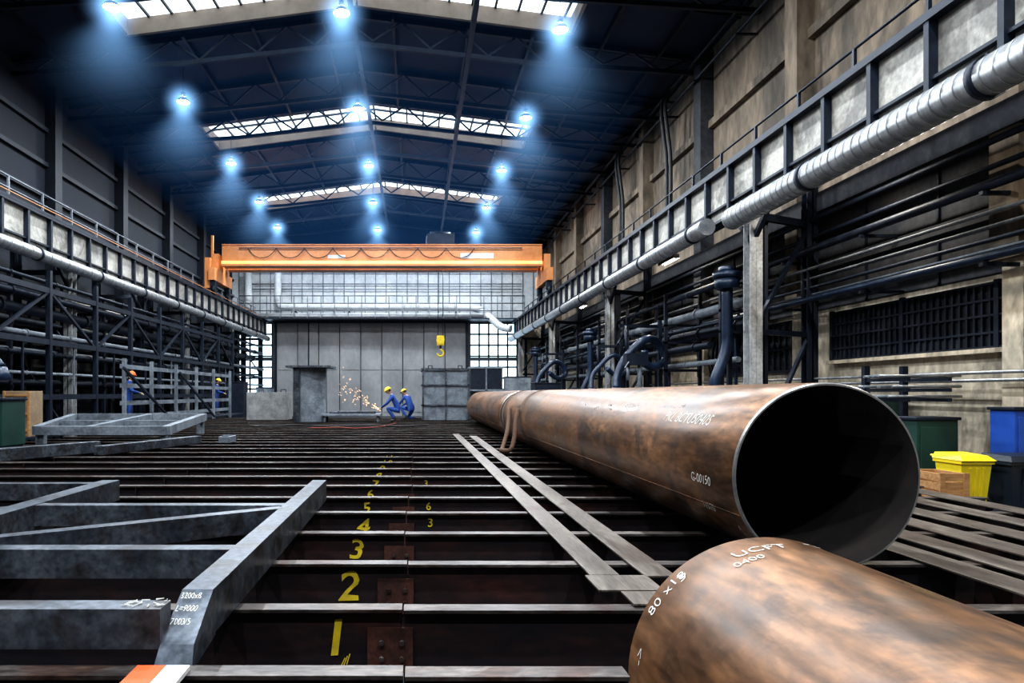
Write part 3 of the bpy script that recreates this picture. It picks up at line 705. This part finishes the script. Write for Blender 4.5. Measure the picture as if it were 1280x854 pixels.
for z in(.3,1.32,2.22,3.12):
    for k in range(5):
        r=random.choice((.05,.07,.1,.06)); xx=-12.95+k*.25
        b.path([(xx,random.uniform(6,9),z+r-.04),(xx,random.uniform(38,46),z+r-.04)],r,random.choice((m_steeld,m_steeld,m_steeld,m_grey)),seg=8)
b.done()
b=B('process_pipe_run')
for xx,z,r,a,c,m in((-11.3,2.9,.11,6,50,m_steeld),(-11.4,2.45,.16,8,48,m_steeld),(-11.2,1.75,.08,9,50,m_grey),(-11.4,1.2,.07,6,50,m_steeld),(-11.3,3.4,.06,6,50,m_steeld),(-11.2,.6,.05,9,50,m_grey)):
    b.path([(xx,a,z),(xx,c,z)],r,m,seg=12)
    y=a+1
    while y<c: b.cyl((xx,y-.04,z),(xx,y+.04,z),r*1.35,m,seg=12); y+=2.4
b.done()
b=B('steel_support_frame')
ycs=[11.6,14.4,17.3,20,22.9,25.7,28.6,31.4,34.3,37.1,40]
for y in ycs:
    b.beam((-10.75,y,FL),(-10.75,y,3.6),.14,.14,m_steeld)
for z in(-.1,1.5,3.0): b.beam((-10.75,11.6,z),(-10.75,40,z),.12,.16,m_steeld)
for i,(a,c) in enumerate(zip(ycs,ycs[1:])):
    if i%2: b.beam((-10.75,a,3.0),(-10.75,c,1.5),.08,.08,m_steeld)
    else: b.beam((-10.75,a,1.5),(-10.75,c,3.0),.08,.08,m_steeld)
    b.beam((-10.75,(a+c)/2,-.1),(-10.75,(a+c)/2,1.5),.05,.05,m_grey if i%3==0 else m_steeld)
b.done()
def armL(x,y):
    b=B('fume_extraction_arm')
    b.cyl((x,y,2.3),(x,y,2.5),.3,m_hose,seg=18)
    b.path([(x,y,2.4),(x,y,1.7),(x+.3,y,1.2),(x+.9,y-.3,1.0),(x+1.3,y-.4,.6)],.11,m_hose,seg=10,smooth_n=4); b.cyl((x+1.3,y-.4,.3),(x+1.3,y-.4,.62),.24,m_hose,seg=14,r2=.12)
    b.beam((x-.15,y+.1,FL),(x-.15,y+.1,2.5),.1,.1,m_steeld); b.done()
armL(-10.9,16.2)
cabinet(-10.6,-9.6,38,39,.6,m_steeld); cabinet(-8.9,-8.1,38,39,.3,m_grey)
cabinet(-13.2,-12.2,14.9,15.7,.4,m_steeld)
b=B('cardboard_crate'); b.box(-10.0,-9.4,16.6,17.2,RK+.002,.06,m_card)
for z in(-.9,-.5,-.05): b.box(-10.03,-9.37,16.56,16.6,z-.03,z+.03,m_wood)
for x in(-10.03,-9.43): b.box(x,x+.06,16.55,16.6,RK+.002,.06,m_wood)
b.done(bevel=.01)
cabinet(-8.5,-7.55,12.45,13.2,-.13,m_green,'green_tool_chest',z0=RK+.002)
# ---------------------------------------------------------------- workers
skin=M('skin',(.55,.33,.24),rough=.6); m_ov=M('overalls_blue',(.012,.05,.22),(.025,.08,.32),rough=.8,sc=8); m_hv=M('hivis_yellow',(.85,.62,.04),rough=.7); m_ho=M('hivis_orange',(.9,.2,.03),rough=.7)
m_boot=M('boots',(.02,.018,.015),rough=.6); m_hair=M('hair',(.05,.03,.02),rough=.8); m_eye=M('eye',(.03,.02,.02),rough=.2); m_glove=M('work_gloves',(.5,.42,.3),rough=.9)
def skinmesh(name,V,Ed,root,sub=1,mats=None,pick=None,parent=None):
    me=bpy.data.meshes.new(name); me.from_pydata([v[0] for v in V],Ed,[]); o=bpy.data.objects.new(name,me); scn.collection.objects.link(o)
    s=o.modifiers.new('s','SKIN'); s.use_smooth_shade=True
    for i,v in enumerate(V):
        r=v[1]; r=(r,r) if isinstance(r,(int,float)) else r
        me.skin_vertices[0].data[i].radius=r; me.skin_vertices[0].data[i].use_root=(i==root)
    u=o.modifiers.new('u','SUBSURF'); u.levels=sub; u.render_levels=sub
    dg=bpy.context.evaluated_depsgraph_get(); nm=bpy.data.meshes.new_from_object(o.evaluated_get(dg)); bpy.data.objects.remove(o)
    nm.materials.clear()
    for m in mats: nm.materials.append(m)
    for p in nm.polygons:
        p.use_smooth=True
        if pick: p.material_index=pick(p.center)
    ob=bpy.data.objects.new(name,nm); scn.collection.objects.link(ob); ob.parent=parent; return ob
def worker(pos,rotz,pose,vest,hat,sc=1):
    e=bpy.data.objects.new('worker',None); scn.collection.objects.link(e)
    e.location=(pos[0],pos[1],pos[2]+ZO); e.rotation_euler=(0,0,rotz); e.scale=(sc,)*3
    P=pose
    names=['pel','spi','che','nec','hipL','kneL','ankL','toeL','hipR','kneR','ankR','toeR','shoL','elbL','wriL','shoR','elbR','wriR']
    rad=dict(pel=(.14,.12),spi=(.15,.12),che=(.17,.13),nec=.06,hip=.095,kne=.068,ank=.05,toe=.04,sho=.07,elb=.048,wri=.035)
    V=[(P[n],rad.get(n,rad.get(n[:3]))) for n in names]; ix={n:i for i,n in enumerate(names)}
    Ed=[('pel','spi'),('spi','che'),('che','nec')]
    for s in 'LR': Ed+=[('pel','hip'+s),('hip'+s,'kne'+s),('kne'+s,'ank'+s),('ank'+s,'toe'+s),('che','sho'+s),('sho'+s,'elb'+s),('elb'+s,'wri'+s)]
    EI=[(ix[a],ix[b_]) for a,b_ in Ed]
    def pick(c):
        best=None;bd=9
        for a,b_ in Ed:
            p=Vector(P[a]);q=Vector(P[b_]);d=q-p;t=max(0,min(1,(c-p).dot(d)/d.dot(d)));dd=(c-p-d*t).length
            if dd<bd: bd=dd;best=(a,b_,t)
        a,b_,t=best
        if b_[:3]=='toe' or (b_[:3]=='ank' and t>.8): return 2
        if b_=='nec' and t>.6: return 3
        if (a,b_) in(('spi','che'),('che','nec')) or b_[:3]=='sho': return 1
        return 0
    skinmesh('body',V,EI,0,2,[m_ov,vest,m_boot,skin],pick,e)
    hc=Vector(P['head']); f=Vector(P['look']).normalized(); up=Vector((0,0,1)); up=(up-f*up.dot(f)).normalized(); side=up.cross(f)
    Mx=Matrix((( f.x,side.x,up.x,hc.x),(f.y,side.y,up.y,hc.y),(f.z,side.z,up.z,hc.z),(0,0,0,1)))
    bm=bmesh.new(); bmesh.ops.create_uvsphere(bm,u_segments=20,v_segments=14,radius=1)
    for v in bm.verts:
        x,y,z=v.co; w=1-.22*max(0,-z); v.co=Vector((x*.098*w,y*.077*w,z*.122))
        if v.co.x>.085 and abs(v.co.y)<.02 and -.045<v.co.z<.01: v.co.x+=.022
    for s in(-1,1):
        for loc,rr,sc3 in(((.088,.03*s,.01),.012,(1,1,.7)),((0,.079*s,-.005),.03,(.6,.3,1))):
            bmesh.ops.create_uvsphere(bm,u_segments=8,v_segments=6,radius=rr,matrix=Matrix.Translation(loc)@Matrix.Diagonal((*sc3,1)))
    bmesh.ops.create_uvsphere(bm,u_segments=8,v_segments=6,radius=.02,matrix=Matrix.Translation((.083,0,-.062))@Matrix.Diagonal((.4,1,.3,1)))
    me=bpy.data.meshes.new('head')
    for p in bm.faces:
        p.smooth=True; c=p.calc_center_median()
        if c.x<.0 and c.z>-.05 and abs(c.y)<.078: p.material_index=1
        if c.x>.082 and abs(abs(c.y)-.03)<.014 and abs(c.z-.01)<.01: p.material_index=2
    bm.transform(Mx); bm.to_mesh(me); bm.free()
    for m in(skin,m_hair,m_eye): me.materials.append(m)
    o=bpy.data.objects.new('head',me); scn.collection.objects.link(o); o.parent=e
    bm=bmesh.new(); bmesh.ops.create_uvsphere(bm,u_segments=20,v_segments=12,radius=1)
    bmesh.ops.delete(bm,geom=[v for v in bm.verts if v.co.z<-.05],context='VERTS')
    for v in bm.verts:
        k=1.14 if v.co.z<.05 else 1; v.co=Vector((v.co.x*.128*k+(.03 if v.co.z<.05 and v.co.x>.3 else 0),v.co.y*.105*k,v.co.z*.115+.035))
    for p in bm.faces: p.smooth=True
    bm.transform(Mx); me=bpy.data.meshes.new('hard_hat'); bm.to_mesh(me); bm.free(); me.materials.append(hat)
    o=bpy.data.objects.new('hard_hat',me); scn.collection.objects.link(o); o.parent=e; sd=o.modifiers.new('so','SOLIDIFY'); sd.thickness=.006
    for s in 'LR':
        w=Vector(P['wri'+s]); d=(w-Vector(P['elb'+s])).normalized()
        n=Vector((0,0,-1)); n=(n-d*n.dot(d))
        n=n.normalized() if n.length>.1 else Vector((1,0,0)); a=d.cross(n).normalized()
        V=[(w,.026),(w+d*.045,(.034,.018)),(w+d*.085,(.036,.016))]; Ed2=[(0,1),(1,2)]
        for k,(off,ln_) in enumerate(((-.030,.075),(-.010,.085),(.010,.080),(.030,.062))):
            b0=w+d*.08+a*off; i0=len(V); V+= [(b0,.0095),(b0+d*ln_*.45+n*.012,.009),(b0+d*ln_*.75+n*.032,.008),(b0+d*ln_*.85+n*.052,.007)]
            Ed2+=[(2,i0),(i0,i0+1),(i0+1,i0+2),(i0+2,i0+3)]
        i0=len(V); b0=w+d*.035-a*.03; V+=[(b0,.012),(b0-a*.02+d*.03+n*.012,.0105),(b0-a*.02+d*.055+n*.03,.009)]; Ed2+=[(1,i0),(i0,i0+1),(i0+1,i0+2)]
        skinmesh('hand_'+s,V,Ed2,0,1,[m_glove],None,e)
    return e
def sym(d):
    r={}
    for k,v in d.items():
        if k in('pel','spi','che','nec','head','look'): r[k]=v
        else:
            r[k+'L']=v; r[k+'R']=(v[0],-v[1],v[2])
    return r
squat=sym(dict(pel=(-.10,0,.44),spi=(-.02,0,.62),che=(.12,0,.86),nec=(.22,0,1.02),head=(.29,0,1.13),look=(1,0,-.55),hip=(-.08,.11,.42),kne=(.34,.19,.52),ank=(.03,.15,.10),toe=(.21,.17,.045),sho=(.13,.19,.93),elb=(.33,.22,.68),wri=(.54,.08,.52)))
kneel=dict(squat); kneel.update(kneR=(.22,-.16,.08),ankR=(-.2,-.15,.08),toeR=(-.34,-.15,.05),hipR=(-.08,-.11,.42))
stand=sym(dict(pel=(0,0,.95),spi=(.01,0,1.13),che=(.04,0,1.38),nec=(.06,0,1.53),head=(.09,0,1.66),look=(1,0,-.3),hip=(0,.1,.90),kne=(.04,.12,.5),ank=(0,.12,.09),toe=(.17,.14,.045),sho=(.03,.2,1.42),elb=(.1,.26,1.14),wri=(.34,.15,1.08)))
worker((-.72,25,RK),math.pi,squat,m_ov,m_hv,1.02)
worker((-.25,27.4,RK),math.pi*.8,kneel,m_ov,m_hv,.98)
worker((-9.6,22.8,RK),.3,stand,m_ov,m_ho,1.0)
worker((-9.8,33.5,RK),.2,stand,m_ov,m_hv,1.0)
# ---------------------------------------------------------------- world & camera
w=bpy.data.worlds.new('World'); scn.world=w; w.use_nodes=True
w.node_tree.nodes['Background'].inputs[0].default_value=(.35,.5,.8,1); w.node_tree.nodes['Background'].inputs[1].default_value=.4
cam=bpy.data.cameras.new('camera'); co=bpy.data.objects.new('camera',cam); scn.collection.objects.link(co); scn.camera=co
co.location=(0,0,ZO); co.rotation_euler=(math.radians(90),0,0)
cam.sensor_width=36; cam.lens=24; cam.shift_x=120/1280; cam.shift_y=65/1280; cam.clip_end=200
scn.view_settings.view_transform='Standard'
try: scn.view_settings.look='Medium High Contrast'
except Exception as ex: print(ex)
scn.view_settings.exposure=.3
